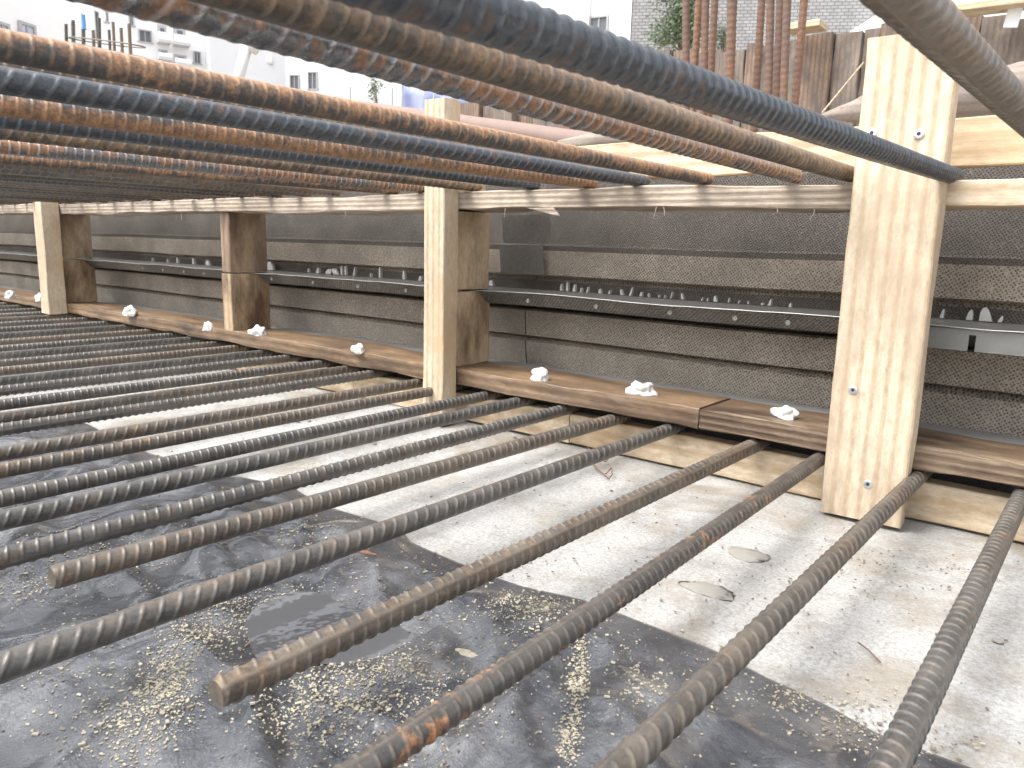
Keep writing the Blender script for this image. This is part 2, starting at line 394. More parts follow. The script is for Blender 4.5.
for i, (a, b, mk, k, lab) in enumerate(upper):
    if i == 0: A = Vector((*a, ZU)); B = Vector((*b, ZU))
    elif i == 1: A = at_z(*a, .285); B = at_y(*b, 3.75)
    else: A = at_z(*a, ZU); B = at_y(*b, 3.75); B.z = ZU
    if 'almost hidden' in lab: A.z += .0; A = at_z(*a, ZU+.045); B.z = ZU+.045; B.x = A.x
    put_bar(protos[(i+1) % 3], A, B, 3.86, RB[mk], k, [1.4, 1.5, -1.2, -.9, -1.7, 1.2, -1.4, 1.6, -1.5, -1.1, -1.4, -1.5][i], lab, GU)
x = -4.85
i = 0
while x > -14:
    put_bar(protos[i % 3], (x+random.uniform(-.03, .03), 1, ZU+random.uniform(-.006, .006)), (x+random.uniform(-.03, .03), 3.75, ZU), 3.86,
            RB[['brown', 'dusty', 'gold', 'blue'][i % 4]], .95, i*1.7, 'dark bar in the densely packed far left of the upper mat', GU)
    x -= .40; i += 1

# ------------------------------------------------------------------ ground, plastic
bm = bmesh.new()
nx, ny = 90, 70
xs = [-16+i*(20/nx) for i in range(nx+1)]; ys = [-4+j*(9/ny) for j in range(ny+1)]
vs = {}
for i, x in enumerate(xs):
    for j, y in enumerate(ys):
        e = min(i, nx-i, j, ny-j)
        vs[i, j] = bm.verts.new(P(x, y, -GZ+(.012*noise.noise(Vector((x*1.1, y*1.1, 3)))+.004*noise.noise(Vector((x*5, y*5, 3))) if e > 1 else 0)))
for i in range(nx):
    for j in range(ny): bm.faces.new((vs[i, j], vs[i+1, j], vs[i+1, j+1], vs[i, j+1]))
tag(link('ground', bm, conc_m, smooth=True, loc=(0, 0, 0)), kind='structure')
bm = bmesh.new()
big = 900
for (a, b, c, d) in ((-big, -16*S, -big, big), (4*S, big, -big, big), (-16*S, 4*S, -big, -4*S), (-16*S, 4*S, 5*S, big)):
    v = [bm.verts.new(q) for q in ((a, c, 0), (b, c, 0), (b, d, 0), (a, d, 0))]; bm.faces.new(v)
tag(link('terrain', bm, simple('site_earth', (.30, .27, .235), .95, 0, .25, 1.5, .5, .02), loc=(0, 0, 0)), kind='structure')

edge = [(-16, 1.7), (-5.49, 1.72), (-5.18, 2.02), (-4.93, 2.01), (-4.19, 1.97), (-3.54, 2.06), (-3.12, 2.15), (-2.75, 2.10), (-2.46, 2.13), (-2.3, 2.13), (-2.17, 2.07), (-1.89, 2.04), (-1.58, 2.05), (-1.35, 2.10), (-1.23, 2.11), (-.85, 2.10), (-.66, 2.05), (-.49, 2.03), (-.35, 1.99), (-.17, 2.0), (1.2, 2.05), (4, 2.1)]
def edge_y(x):
    for (a, ya), (b, yb) in zip(edge, edge[1:]):
        if a <= x <= b: return ya+(yb-ya)*(x-a)/(b-a)
    return 2.0
folds = [ # ridge lines a->b in layout units, height, width
 ((-3.35, 2.2), (-3.75, 1.3), .06, .07), ((-2.2, 1.3), (-.9, .6), .04, .05), ((-2.75, 1.15), (-1.9, 1.0), .035, .06),
 ((-1.9, 1.55), (-2.5, .6), .035, .05), ((-1.2, 2.1), (-1.05, .9), .03, .035), ((-.9, 1.6), (-.3, .9), .03, .05), ((-1.6, 1.9), (-1.75, 1.2), .03, .05),
 ((-3.1, 1.5), (-2.4, 1.35), .05, .05), ((-3.8, 1.2), (-2.9, .9), .05, .07), ((-4.4, 1.9), (-5.2, 1.1), .04, .08), ((-2.45, 2.1), (-2.55, 1.4), .03, .05), ((-1.5, 1.1), (-1.0, 1.25), .03, .04)]
def fold_h(x, y):
    h = 0
    wob = .05*noise.noise(Vector((x*3, y*3, 9)))
    for (a, b), (c, d), H, w in folds:
        vx, vy = c-a, d-b; l2 = vx*vx+vy*vy
        t = max(0, min(1, ((x-a)*vx+(y-b)*vy)/l2)); dd = math.hypot(x-a-vx*t, y-b-vy*t)+wob
        h += H*math.exp(-(dd/w)**2)*math.sin(math.pi*(.1+.8*t))
    return h
_p = at_z(322, 626, -1.2); PUD = (_p.x, _p.y)
def sheet_z(x, y):
    h = .018+.060*abs(noise.noise(Vector((x*1.8, y*1.8, 1))))+.040*(.5-abs(noise.noise(Vector((x*2.6+y, y*3.4+x*1.3, 5)))))**2*2.2+.004*noise.noise(Vector((x*15, y*15, 2)))
    h += fold_h(x, y)
    dp = math.hypot((x-PUD[0])*.75, y-PUD[1])+.05*noise.noise(Vector((x*4, y*4, 8)))
    if dp < .36:
        t = min(1, (.36-dp)/.2); t = t*t*(3-2*t); h = h*(1-t)+(.030-.012*t)*t
    e = edge_y(x)-y
    if e < .25: h = .010+(h-.010)*max(0, e/.25)
    return h
bm = bmesh.new()
nx, ny = 420, 150; vs = {}
for i in range(nx+1):
    t = i/nx; x = 1.2-(t**1.25)*11
    for j in range(ny+1):
        s = j/ny; ey = edge_y(x)+.012*noise.noise(Vector((x*4, 0, 4)))
        y = ey-(s**1.1)*(ey+1.2)
        vs[i, j] = bm.verts.new(P(x, y, -GZ+max(.006, sheet_z(x, y)+.006)))
for i in range(nx):
    for j in range(ny): bm.faces.new((vs[i, j], vs[i+1, j], vs[i+1, j+1], vs[i, j+1]))
rim = [bm.verts.new(vs[i, 0].co-Vector((0, 0, .0035))) for i in range(nx+1)]
for i in range(nx): bm.faces.new((vs[i, 0], vs[i+1, 0], rim[i+1], rim[i]))
o = link('plastic_sheet', bm, poly_m, smooth=True)
tag(o, 'wrinkled black plastic sheet dusted with sawdust over the concrete', 'plastic sheet')

# puddle lying on the sheet
c = at_z(322, 626, -1.2)
bm = bmesh.new(); ring = []
for k in range(40):
    a = 2*math.pi*k/40; r = 1+.35*noise.noise(Vector((math.cos(a)*1.4, math.sin(a)*1.4, 3)))
    ring.append(bm.verts.new(P(c.x+.34*r*math.cos(a)+.1*math.sin(a)*r, c.y+.2*r*math.sin(a), -GZ+.034)))
bm.faces.new(ring)
m, nt, b = mat('muddy_water'); b.inputs['Base Color'].default_value = (.09, .09, .095, 1); b.inputs['Roughness'].default_value = .03; bump(nt, b, nz(nt, coords(nt, (1, 1, 1), False), 45, 2, .5), .15, .002)
tag(link('puddle', bm, m), kind='structure')

# sawdust crumbs (nobody could count them)
def floor_z(x, y): return -GZ+(sheet_z(x, y)+.008 if y < edge_y(x) else .008)
def crumbs(name, spec, m, size, kind_label, dens=1.0):
    bm = bmesh.new()
    for (px, py, sx, sy, n) in spec:
        for _ in range(int(n*dens)):
            q = at_z(px+random.gauss(0, sx), py+random.gauss(0, sy), -1.2)
            x, y = q.x, q.y
            if y > 3.7 or x < -12: continue
            z = floor_z(x, y); s = size*random.uniform(.35, 1.3)**1.6*(1 if random.random() < .93 else 1.8)
            a = random.uniform(0, 6.28); M = Matrix.Translation(P(x, y, z)) @ Matrix.Rotation(a, 4, 'Z') @ Matrix.Rotation(random.uniform(-.7, .7), 4, 'X')
            add_box(bm, -s, s*random.uniform(.8, 2.0), -s*.7, s*.7, -s*.4, s*.4, M)
    tag(link(name, bm, m), kind_label, name.replace('_', ' '), kind='stuff')
saw_m = simple('pale_sawdust', (.40, .36, .275), .9, 0, .45, 400)
mud_m = simple('dark_grit', (.20, .165, .13), .95, 0, .4, 400)
crumbs('sawdust', [(200, 640, 22, 18, 420), (175, 680, 16, 20, 420), (150, 725, 24, 22, 380), (125, 745, 26, 16, 280), (240, 615, 25, 14, 320), (160, 700, 10, 6, 120),
    (330, 690, 38, 24, 650), (300, 720, 30, 26, 380), (390, 680, 40, 22, 420), (420, 600, 60, 22, 380), (300, 600, 34, 14, 320), (320, 540, 26, 16, 380), (100, 555, 40, 12, 380), (30, 590, 30, 10, 260),
    (575, 700, 5, 32, 420), (583, 655, 3, 20, 260), (565, 750, 5, 14, 160), (535, 605, 22, 10, 300), (520, 625, 22, 12, 240), (640, 680, 40, 30, 160), (640, 700, 12, 14, 70),
    (830, 700, 50, 12, 170), (900, 735, 40, 12, 140), (790, 690, 20, 8, 80), (960, 600, 60, 50, 50), (700, 650, 120, 60, 260), (450, 520, 200, 60, 120), (200, 580, 90, 40, 260), (75, 690, 60, 40, 260), (430, 720, 60, 30, 300)], saw_m, .00062, 'pale sawdust crumbs scattered on plastic and concrete', 1.15)
crumbs('grit', [(660, 500, 120, 50, 170), (850, 620, 90, 60, 170), (300, 650, 120, 60, 700), (400, 700, 60, 40, 500), (880, 725, 50, 16, 300), (900, 560, 50, 12, 220), (480, 560, 60, 12, 120), (540, 470, 90, 20, 120), (200, 440, 90, 30, 90), (640, 560, 120, 40, 140)], mud_m, .0008, 'dark grit and dirt crumbs scattered over the ground', .7)

# ------------------------------------------------------------------ formwork boards
XL = -15.0
o = link('timber_board', board(XL, -1.72, 3.75, 4.18, -.955, -.845, jit=.016, fray=.006, seed=1), brown_x)
tag(o, 'long worn brown plank under the ribbed panels, left of the joint', 'plank')
o = link('timber_board', board(-1.712, 1.6, 3.75, 4.18, -.955, -.85, jit=.016, fray=.008, seed=8), wood('dark_brown_plank', 0, (.165, .11, .07), (.075, .048, .032), ring=30, dirt=(.26, .19, .125), dirt_amt=.05, rough=.5, bs=1.0))
tag(o, 'darker rough brown plank right of the joint, behind the wide post', 'plank')
xcuts = [XL, -6.2, -4.7, -2.62, -.85, 1.6]
labs = ['pale edge board on the ground at the far left, hidden by dense bars', 'pale edge board on the ground left of the middle post',
        'pale edge board on the ground behind the middle post foot', 'pale knotty edge board on the ground left of the wide post', 'pale edge board on the ground right of the wide post']
for i in range(5):
    o = link('edge_board', board(xcuts[i]+.004, xcuts[i+1]-.004, 3.85, 3.95, -1.225, -1.035, jit=.006, seed=20+i), pine_low)
    tag(o, labs[i], 'board', 'pale boards standing on the concrete')
o = link('timber_board', board(XL, -.83, 3.75, 4.1, .205, .315, jit=.018, fray=.003, seed=3, step=.1, sag=.02), old_x)
tag(o, 'long weathered ledge board with splintered edge, left of the wide post', 'board')
random.seed(5)
sp_m = simple('pale_splinter', (.50, .43, .34), .8)
for k, px in enumerate((91, 181, 310, 345, 505, 656, 663, 776, 815)):
    c = at_y(px, 212, 3.755); l = random.uniform(.03, .075); bm = bmesh.new()
    tube(bm, [(c.x, 3.757, .215), (c.x+random.uniform(-.008, .012), 3.755, .207-l*.6), (c.x+random.uniform(-.02, .02), 3.75, .207-l)], [.0022, .0016, .0008], 4)
    child('splinter', bm, sp_m, o)
bm = bmesh.new()   # the big splinter below the knot
w = at_y(560, 214, 3.745)
v = [bm.verts.new(P(*t)) for t in ((w.x-.25, 3.744, .215), (w.x-.05, 3.744, .215), (w.x, 3.742, .165), (w.x-.25, 3.76, .215), (w.x-.05, 3.76, .215), (w.x, 3.748, .165))]
for f in ((0, 1, 2), (3, 5, 4), (0, 3, 4, 1), (1, 4, 5, 2), (2, 5, 3, 0)): bm.faces.new([v[i] for i in f])
child('torn_splinter', bm, old_x, o)
o = link('timber_board', board(-.822, 1.6, 3.75, 4.1, .205, .312, jit=.006, fray=.003, seed=5), pine_x)
tag(o, 'clean pale ledge board right of the wide post', 'board')
o = link('timber_board', board(XL, -3.3, 4.105, 4.2, .405, .60, jit=.012, fray=.004, seed=12), pine_x)
tag(o, 'upper pale board behind the upper bars, left of the middle post', 'board')
o = link('timber_board', board(-3.29, 1.6, 4.105, 4.2, .405, .615, jit=.014, fray=.004, seed=13), pine_x)
tag(o, 'upper pale board behind the wide post top', 'board')

def post(x0, x1, y0, y1, z0, z1, label, m, screws=(), seed=0.0, split=False):
    root = empty('timber_post', P((x0+x1)/2, (y0+y1)/2, z0), label, 'post', 'light posts in front of the formwork')
    bm = board(x0, x1, y0, y1, z0, z1, jit=.008, fray=.0015, seed=seed, axis=2, step=.06)
    child('board', bm, m, root)
    for (px, py) in screws:
        c = at_y(px, py, y0); bm = bmesh.new()
        pr = [(.0205, .0), (.0205, .003), (.014, .0045), (.008, .0045), (.006, .001), (0, .001)]
        rr = [[bm.verts.new(P(c.x+r*math.cos(a*math.pi/8), y0-h-.001, c.z+r*math.sin(a*math.pi/8))) for a in range(16)] for r, h in pr[:-1]]
        for a, b in zip(rr, rr[1:]):
            for k in range(16): bm.faces.new((a[k], a[(k+1) % 16], b[(k+1) % 16], b[k]))
        s = child('screw', bm, zinc_m, root)
        bm = bmesh.new(); vs_ = [bm.verts.new(P(c.x+.0095*(1 if k % 2 else .55)*math.cos(k*math.pi/6), y0-.0055, c.z+.0095*(1 if k % 2 else .55)*math.sin(k*math.pi/6))) for k in range(12)]
        bm.faces.new(vs_); r_ = bmesh.ops.extrude_face_region(bm, geom=bm.faces[:]); bmesh.ops.translate(bm, verts=[e for e in r_['geom'] if isinstance(e, bmesh.types.BMVert)], vec=(0, .0006, 0))
        child('recess', bm, dark_m, s)
    return root
pine_big = wood('striped_pine_upright', 2, (.65, .555, .425), (.51, .405, .285), ring=19, dirt=(.44, .34, .24), dirt_amt=.12, knots=False, bs=.7)
post(-1.02, -.665, 3.64, 3.745, -1.215, .90, 'wide pale post with striped grain and four screws at the right', pine_big, [(872, 133), (919, 134), (868, 484), (853, 390)], seed=2)
post(-3.665, -3.485, 3.6, 3.745, -1.215, .885, 'narrow pale post in the middle of the formwork', pine_z, seed=4)
post(-10.06, -9.83, 3.55, 3.745, -.96, .33, 'narrow pale post standing farthest left', pine_z, seed=6)

def spacer(x0, x1, label, up, lo_, seed):
    root = empty('spacer_block', P((x0+x1)/2, 3.95, -.85), label, 'wood block', 'wooden spacer blocks between plank and ledge')
    child('upper_block', board(x0, x1, 3.77, 4.15, -.318, .203, jit=.006, seed=seed, axis=2), up, root)
    child('lower_block', board(x0-.004, x1+.004, 3.765, 4.16, -.843, -.334, jit=.006, seed=seed+1, axis=2), lo_, root)
spacer(-10.13, -9.99, 'brown spacer block behind the far left post', brown_z, tan_z, 31)
spacer(-6.42, -6.28, 'rough brown spacer block standing alone between two posts', brown_z, tan_z, 33)
spacer(-3.69, -3.56, 'tan spacer block behind the narrow middle post', tan_z, tan_z, 35)
spacer(-.95, -.82, 'spacer block hidden behind the wide post', tan_z, tan_z, 37)
for x, lab in ((-3.62, 'short packing block behind the middle post above the ledge'), (-.9, 'short packing block behind the wide post above the ledge')):
    tag(link('packing_block', board(x-.05, x+.05, 3.75, 4.1, .319, .56, seed=x), pine_z), lab, 'wood block', 'packing blocks above the ledge')

# ------------------------------------------------------------------ ribbed panels, water stop
prof = [(4.56, .44), (4.55, .0), (4.54, -.05), (4.39, -.05), (4.36, -.012), (4.385, -.215), (4.50, -.235), (4.47, -.26), (4.47, -.455), (4.50, -.465), (4.365, -.475), (4.375, -.655), (4.47, -.675), (4.375, -.70), (4.40, -.905)]
def panel(x0, x1, off, label):
    bm = bmesh.new(); n = max(2, int((x1-x0)/.1)); rows = []
    pts = []
    for (a, b) in zip(prof, prof[1:]):
        k = max(1, int(math.hypot(b[0]-a[0], b[1]-a[1])/.03))
        pts += [(a[0]+(b[0]-a[0])*t/k, a[1]+(b[1]-a[1])*t/k) for t in range(k)]
    pts.append(prof[-1])
    for i in range(n+1):
        x = x0+(x1-x0)*i/n
        rows.append([bm.verts.new(P(x, y+off+.010*noise.noise(Vector((x*1.3, z*2, off))), z+.006*noise.noise(Vector((x*.8, 0, 5))))) for (y, z) in pts])
    for a, b in zip(rows, rows[1:]):
        for k in range(len(pts)-1):
            f = bm.faces.new((a[k], b[k], b[k+1], a[k+1]))
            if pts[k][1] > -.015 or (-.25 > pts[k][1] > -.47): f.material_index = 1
    r_ = bmesh.ops.solidify(bm, geom=bm.faces[:], thickness=.004)
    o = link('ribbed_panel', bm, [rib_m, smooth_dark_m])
    return tag(o, label, 'metal panel', 'ribbed metal formwork panels')
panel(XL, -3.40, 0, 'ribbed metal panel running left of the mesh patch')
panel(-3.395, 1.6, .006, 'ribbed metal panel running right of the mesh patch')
bm = bmesh.new(); add_box(bm, XL, 1.6, 4.62, 4.68, -1.22, .40)  # unseen sheet, added to keep the gap under the upper board dark
tag(link('added_dark_backing', bm, smooth_dark_m), 'added dark sheet that keeps the gap behind the ribbed panels dark', 'sheet')
def mesh_patch(x0, x1, z0, z1, y, label):
    bm = bmesh.new(); n = 10
    a = [bm.verts.new(P(x0+(x1-x0)*i/n, y+.008*math.sin(i), z0)) for i in range(n+1)]; b = [bm.verts.new(P(x0+(x1-x0)*i/n, y-.03+.008*math.sin(i), z1)) for i in range(n+1)]
    for i in range(n): bm.faces.new((a[i], a[i+1], b[i+1], b[i]))
    bmesh.ops.solidify(bm, geom=bm.faces[:], thickness=.001)
    return tag(link('mesh_patch', bm, mesh_m), label, 'metal mesh', 'mesh patches over the panel joint')
mesh_patch(-3.62, -3.18, .0, .20, 4.37, 'dark mesh patch under the ledge right of the middle block')
mesh_patch(-3.62, -3.22, -.215, -.012, 4.35, 'perforated mesh patch just above the water stop')
bm = bmesh.new(); add_box(bm, XL, 1.6, 4.19, 4.52, -.93, -.868)
bmesh.ops.bevel(bm, geom=bm.edges[:], offset=.001, affect='EDGES')
tag(link('base_strip', bm, strip_m), 'grey strip along the foot of the ribbed panels', 'strip')

root = empty('water_stop', P(-3, 4.1, -.33), 'long thin metal water stop plate running through the blocks', 'metal plate')
bm = bmesh.new(); n = 160; rows = []
for i in range(n+1):
    x = XL+(1.6-XL)*i/n; w1 = .010*noise.noise(Vector((x*1.2, 3, 0)))+.004*noise.noise(Vector((x*5, 3, 0)))
    rows.append([bm.verts.new(P(x, yy+w1*.8, zz+w1*(1 if yy < 4.2 else .3))) for yy, zz in ((3.98, -.322), (4.05, -.326), (4.2, -.325), (4.44, -.322))])
rim_pts = [q[0].co.copy() for q in rows]
for a, b in zip(rows, rows[1:]):
    for k in range(3): bm.faces.new((a[k], b[k], b[k+1], a[k+1]))
bmesh.ops.solidify(bm, geom=bm.faces[:], thickness=.0012)
child('plate', bm, galv_m, root)
bm = bmesh.new(); tube(bm, [tuple((q.x/S, q.y/S-.006, q.z/S-GZ)) for q in rim_pts], .0026, 5); child('edge_lip', bm, galv_m, root)
bm = bmesh.new(); n = 120
a = []; b = []
for i in range(n+1):
    x = XL+(-.66-XL)*i/n; w1 = .010*noise.noise(Vector((x*1.2, 3, 0)))
    a.append(bm.verts.new(P(x, 4.03+w1, -.330+w1*.4))); b.append(bm.verts.new(P(x, 4.12+w1, -.415+w1*.4)))
for i in range(n): bm.faces.new((a[i], a[i+1], b[i+1], b[i]))
bmesh.ops.solidify(bm, geom=bm.faces[:], thickness=.001)
child('mesh_flange', bm, mesh_m, root)
for (px, py) in ((596, 307), (670, 312), (528, 301), (788, 322), (272, 283), (313, 284), (358, 289), (406, 294), (184, 272), (204, 275), (163, 270), (143, 268), (735, 318), (466, 297)):
    c = at_y(px, py, 4.03); z = -.372; c = Vector((c.x, 4.03, z)); bm = bmesh.new()
    rr = [[bm.verts.new(P(c.x+r*math.cos(t*math.pi/6), c.y-h, c.z+r*math.sin(t*math.pi/6))) for t in range(12)] for r, h in ((.014, 0), (.014, .005), (.011, .006), (.009, .001), (.006, .001), (.005, .005), (.0015, .005))]
    for p_, q_ in zip(rr, rr[1:]):
        for k in range(12): bm.faces.new((p_[k], p_[(k+1) % 12], q_[(k+1) % 12], q_[k]))
    child('bolt', bm, bolt_m, root)
random.seed(11)
glints = [(562, 9, 1.6), (568, 8.5, 1.6), (575, 9, 2), (582, 7, 1.3), (588, 6.5, 1.3), (601, 8, 2), (610, 7, 1.2), (623, 6, 1.6), (631, 8, 1.3), (642, 5, 1.6), (650, 6, .8), (684, 7, 1.3), (717, 9, 2), (764, 4, 1.5), (771, 8, 1.6), (792, 5, 1.6),
         (973, 11, 3.0), (990, 15, 5.5), (1004, 5, 1.8), (945, 8, 1.8), (492, 8, 3), (336, 8, 6), (343, 9, 1.3), (347, 9, 1.3), (355, 8, 1.3), (372, 7, 1), (381, 10, 1.5), (405, 8, 2), (421, 8, 2.5), (272, 8, 6), (310, 7, 1), (319, 5, 2.5), (331, 8, 7), (210, 8, 4), (196, 6, 2), (180, 6, 1.5), (170, 5, 1.2), (155, 5, 1.2), (660, 5, .6), (666, 5, .6), (672, 6, .6), (703, 5, .6), (709, 5, .6), (730, 5, .6), (740, 6, .6), (750, 5, .6)]
for (px, hpx, wpx) in glints:  # light glints along the plate, shaped as solid pale dabs
    c = at_y(px, 292, 4.40); dep = c.length; s = dep/F
    h = hpx*s*1.15; w = wpx*s*.85; bm = bmesh.new()
    h *= random.uniform(.45, .95); tl = random.uniform(-.3, .3)*h; n = 9; front = []; back = []
    for k in range(n+1):
        t = math.pi*k/n
        xx = c.x-w*math.cos(t)*(1+.2*noise.noise(Vector((px, k, 0)))); zz = -.316+h*math.sin(t)**1.4*(1+.25*noise.noise(Vector((px, 5, 0))))
        xx += tl*math.sin(t)
        front.append(bm.verts.new(P(xx, 4.385, zz))); back.append(bm.verts.new(P(xx, 4.41, zz)))
    bm.faces.new(front); bm.faces.new(back[::-1])
    for k in range(n): bm.faces.new((front[k], back[k], back[k+1], front[k+1]))
    bm.faces.new((front[0], front[-1], back[-1], back[0]))
    child('glint_dab', bm, dab_m, root)
# slotted bracket hanging below the plate on the right
bm = bmesh.new()
xa = at_y(916, 330, 4.0).x; xs_ = at_y(973, 335, 4.0).x
def quadbox(x0, x1, z0, z1): add_box(bm, x0, x1, 3.995, 4.006, z0, z1)
quadbox(xa, xs_-.014, -.43, -.331); quadbox(xs_+.014, 1.5, -.43, -.331); quadbox(xs_-.014, xs_+.014, -.355, -.331)
tag(link('slotted_bracket', bm, simple('dull_grey_sheet', (.22, .22, .21), .5, .4, .3, 40)), 'bare metal bracket strip with a slot, under the water stop at right', 'bracket')

# ------------------------------------------------------------------ foam lumps on the plank
def lump(px, py, wpx, hpx, label, seed, zb=-.85):
    c = at_z(px, py, zb); s = c.length/F; bm = bmesh.new()
    bmesh.ops.create_icosphere(bm, subdivisions=4, radius=1)
    for v in bm.verts:
        d = v.co.normalized(); n1 = noise.noise(d*1.7+Vector((seed, 0, 0))); n2 = noise.noise(d*4.5+Vector((0, seed, 0)))
        r = 1+.45*n1+.16*n2+.04*noise.noise(d*10)
        q = Vector((d.x*wpx*.5*s*r, d.y*wpx*.32*s*r, max(-.35, d.z*r)*hpx*.72*s+hpx*.2*s))
        v.co = P(c.x+q.x, c.y+q.y, zb+q.z)
    tag(link('foam_lump', bm, foam_m, smooth=True), label, 'foam', 'white foam lumps along the brown plank')
lump(539, 380, 22, 13, 'white foam lump with a small tail, first right of the middle post', 3)
lump(641, 394, 31, 12, 'widest white foam lump on the plank, right of the middle post', 12)
lump(784, 418, 24, 11, 'white foam lump just left of the wide post', 22)
lump(358, 353, 14, 9, 'white foam lump left of the middle post', 31)
lump(258, 335, 19, 9, 'white foam lump at the right foot of the brown spacer block', 44)
lump(208, 330, 12, 8, 'small white foam lump left of the brown spacer block', 57)
lump(130, 315, 15, 8, 'white foam lump just right of the far left spacer block', 63)
lump(40, 301, 10, 7, 'white foam lump touching the left side of the far left post', 71)
lump(10, 298, 11, 7, 'white foam lump nearest the left edge of the photo', 85)

# ------------------------------------------------------------------ small litter
zg = -1.225
def gp(px, py, dz=0): q = at_z(px, py, zg); return (q.x, q.y, zg+dz)
bm = bmesh.new()
tube(bm, [gp(590, 455, .03), gp(591, 463, .02), gp(596, 470, .01), gp(604, 476, .008), gp(609, 480, .006), gp(612, 478, .02), gp(611, 473, .03), gp(606, 476, .012)], .0035, 6)
tube(bm, [gp(588, 452, .03), gp(594, 461, .02), gp(606, 464, .015), gp(612, 459, .03), gp(618, 456, .04), gp(625, 454, .05)], .0035, 6)
tag(link('tie_wire', bm, wire_m, smooth=True), 'bent rusty tie wire lying on the concrete below a bar', 'wire')
def chunk(name, px, py, wx, wy, h, m, label, cat, seed, group=None, rot=0, flat=False):
    c = at_z(px, py, zg); x, y = c.x, c.y; z = floor_z(x, y)-(.004 if name != 'mortar_spot' else .006); bm = bmesh.new()
    bmesh.ops.create_icosphere(bm, subdivisions=3, radius=1)
    for v in bm.verts:
        d = v.co.normalized(); r = 1+.45*noise.noise(d*1.6+Vector((seed, 1, 0)))+.2*noise.noise(d*4+Vector((seed, 0, 2)))
        lx, ly = d.x*wx*r, d.y*wy*r
        v.co = P(x+lx*math.cos(rot)-ly*math.sin(rot), y+lx*math.sin(rot)+ly*math.cos(rot), z+max(0, d.z)*h*r)
    return tag(link(name, bm, m, smooth=not flat), label, cat, group)
chunk('bark_piece', 352, 563, .085, .022, .02, bark_m, 'reddish brown piece of bark lying on the black plastic', 'bark', 4, rot=.5, flat=True)
chunk('wood_chip', 465, 661, .045, .012, .012, saw_m, 'pale yellow wood chip on the plastic near the bottom', 'wood chip', 9, rot=.3, flat=True)
chunk('mortar_spot', 748, 553, .085, .06, .0095, patch_m, 'farther flat grey mortar spot on the concrete', 'mortar spot', 3, 'flat mortar spots on the concrete')
chunk('mortar_spot', 708, 588, .095, .055, .0095, patch_m, 'nearer flat grey mortar spot on the concrete', 'mortar spot', 13, 'flat mortar spots on the concrete')
for i, (px, py, r, lab) in enumerate([(374, 443, .02, 'dark pebble beside another, between bars left of the middle post'), (309, 420, .016, 'dark pebble between bars in the left half'), (298, 421, .016, 'small dark pebble at the left of its neighbour between left bars'), (514, 436, .016, 'small pebble beside the foot of the edge board'),
        (998, 640, .016, 'grey pebble on the concrete at the right edge'), (530, 428, .014, 'dark crumb of stone against the pale edge board'), (437, 625, .008, 'tiny pebble on the plastic near the centre bottom')]):
    chunk('pebble', px, py, r, r*.7, r*.6, stone_m, lab, 'pebble', 20+i, 'pebbles on the ground')
bm = bmesh.new(); tube(bm, [gp(858, 644, .006), gp(868, 653, .01), gp(880, 664, .006)], .0028, 5)
tag(link('twig', bm, twig_m), 'thin dark twig lying on the pale concrete at right', 'twig')

# ------------------------------------------------------------------ behind the formwork
wall = empty('retaining_wall', P(-6, 16, -GZ), 'weathered upright timber boards retaining the far side of the pit', 'timber wall')
tops = [(380, 112), (420, 108), (463, 104), (500, 106), (535, 104), (560, 100), (600, 84), (640, 52), (670, 49), (700, 51), (735, 42), (765, 43), (800, 32), (829, 30), (856, 26), (880, 22), (900, 22), (950, 14), (972, 12), (1004, 22), (1040, 10), (1075, 12), (1130, 8), (1200, 8)]
def top_z(px):
    for (a, ya), (b, yb) in zip(tops, tops[1:]):
        if a <= px < b: return at_y(px, ya, 16).z
    return at_y(1100, 10, 16).z
random.seed(3)
edges_px = [380, 400, 418, 436, 455, 480, 500, 513, 528, 542, 556, 572, 590, 610, 634, 652, 668, 690, 716, 741, 755, 775, 800, 829, 856, 872, 895, 920, 948, 972, 1003, 1035, 1068, 1100, 1140]
for i, (pa, pb) in enumerate(zip(edges_px, edges_px[1:])):
    xa_ = at_y(pa, 80, 16).x; xb_ = at_y(pb, 80, 16).x; dy = random.choice([0, .12, .22])
    child('upright_board', board(xa_+.006, xb_-.006, 16+dy, 16.25+dy, -GZ, top_z((pa+pb)/2)+random.uniform(-.05, .05), jit=.03, cham=.012, fray=.008, seed=50+i, axis=2, step=.3), greybrown_z if i % 3 == 1 else grey_z, wall)
bm = bmesh.new(); xa_ = at_y(378, 80, 16.6).x; xb_ = at_y(640, 80, 16.6).x; add_box(bm, xa_, xb_, 16.6, 16.7, -GZ, top_z(560)-.1); add_box(bm, xb_, at_y(1130, 80, 16.6).x, 16.6, 16.7, -GZ, top_z(640)-.25)
child('gap_backing', bm, simple('gap_backing_dark', (.10, .085, .07), .95), wall)  # dark backing added so the gaps between the boards look dark
def logx(name, px0, px1, py0, y, r, m, label, cat, taper0=1.0):
    a = at_y(px0, py0, y); b = at_y(px1, py0, y); z = a.z; bm = bmesh.new()
    pts = []; rs = []
    for k in range(31):
        t = k/30; pts.append((a.x+(b.x-a.x)*t, y+.08*math.sin(t*3), z+.05*math.sin(t*5))); rs.append(r*(taper0+(1-taper0)*min(1, t*5)))
    tube(bm, pts, rs, 16, jit=.06)
    return tag(link(name, bm, m, smooth=True), label, cat)
a = at_y(300, 102, 12.5); b = at_y(616, 147, 13.5); bm = bmesh.new()
tube(bm, [tuple(a+(b-a)*k/20) for k in range(21)], .22, 16, jit=.04)
tag(link('clay_pipe', bm, pipe_m, smooth=True), 'thick reddish brown pipe lying behind the formwork, right of the middle post top', 'pipe')
a = at_y(822, 117, 13); b = at_y(1040, 84, 13); bm = bmesh.new()
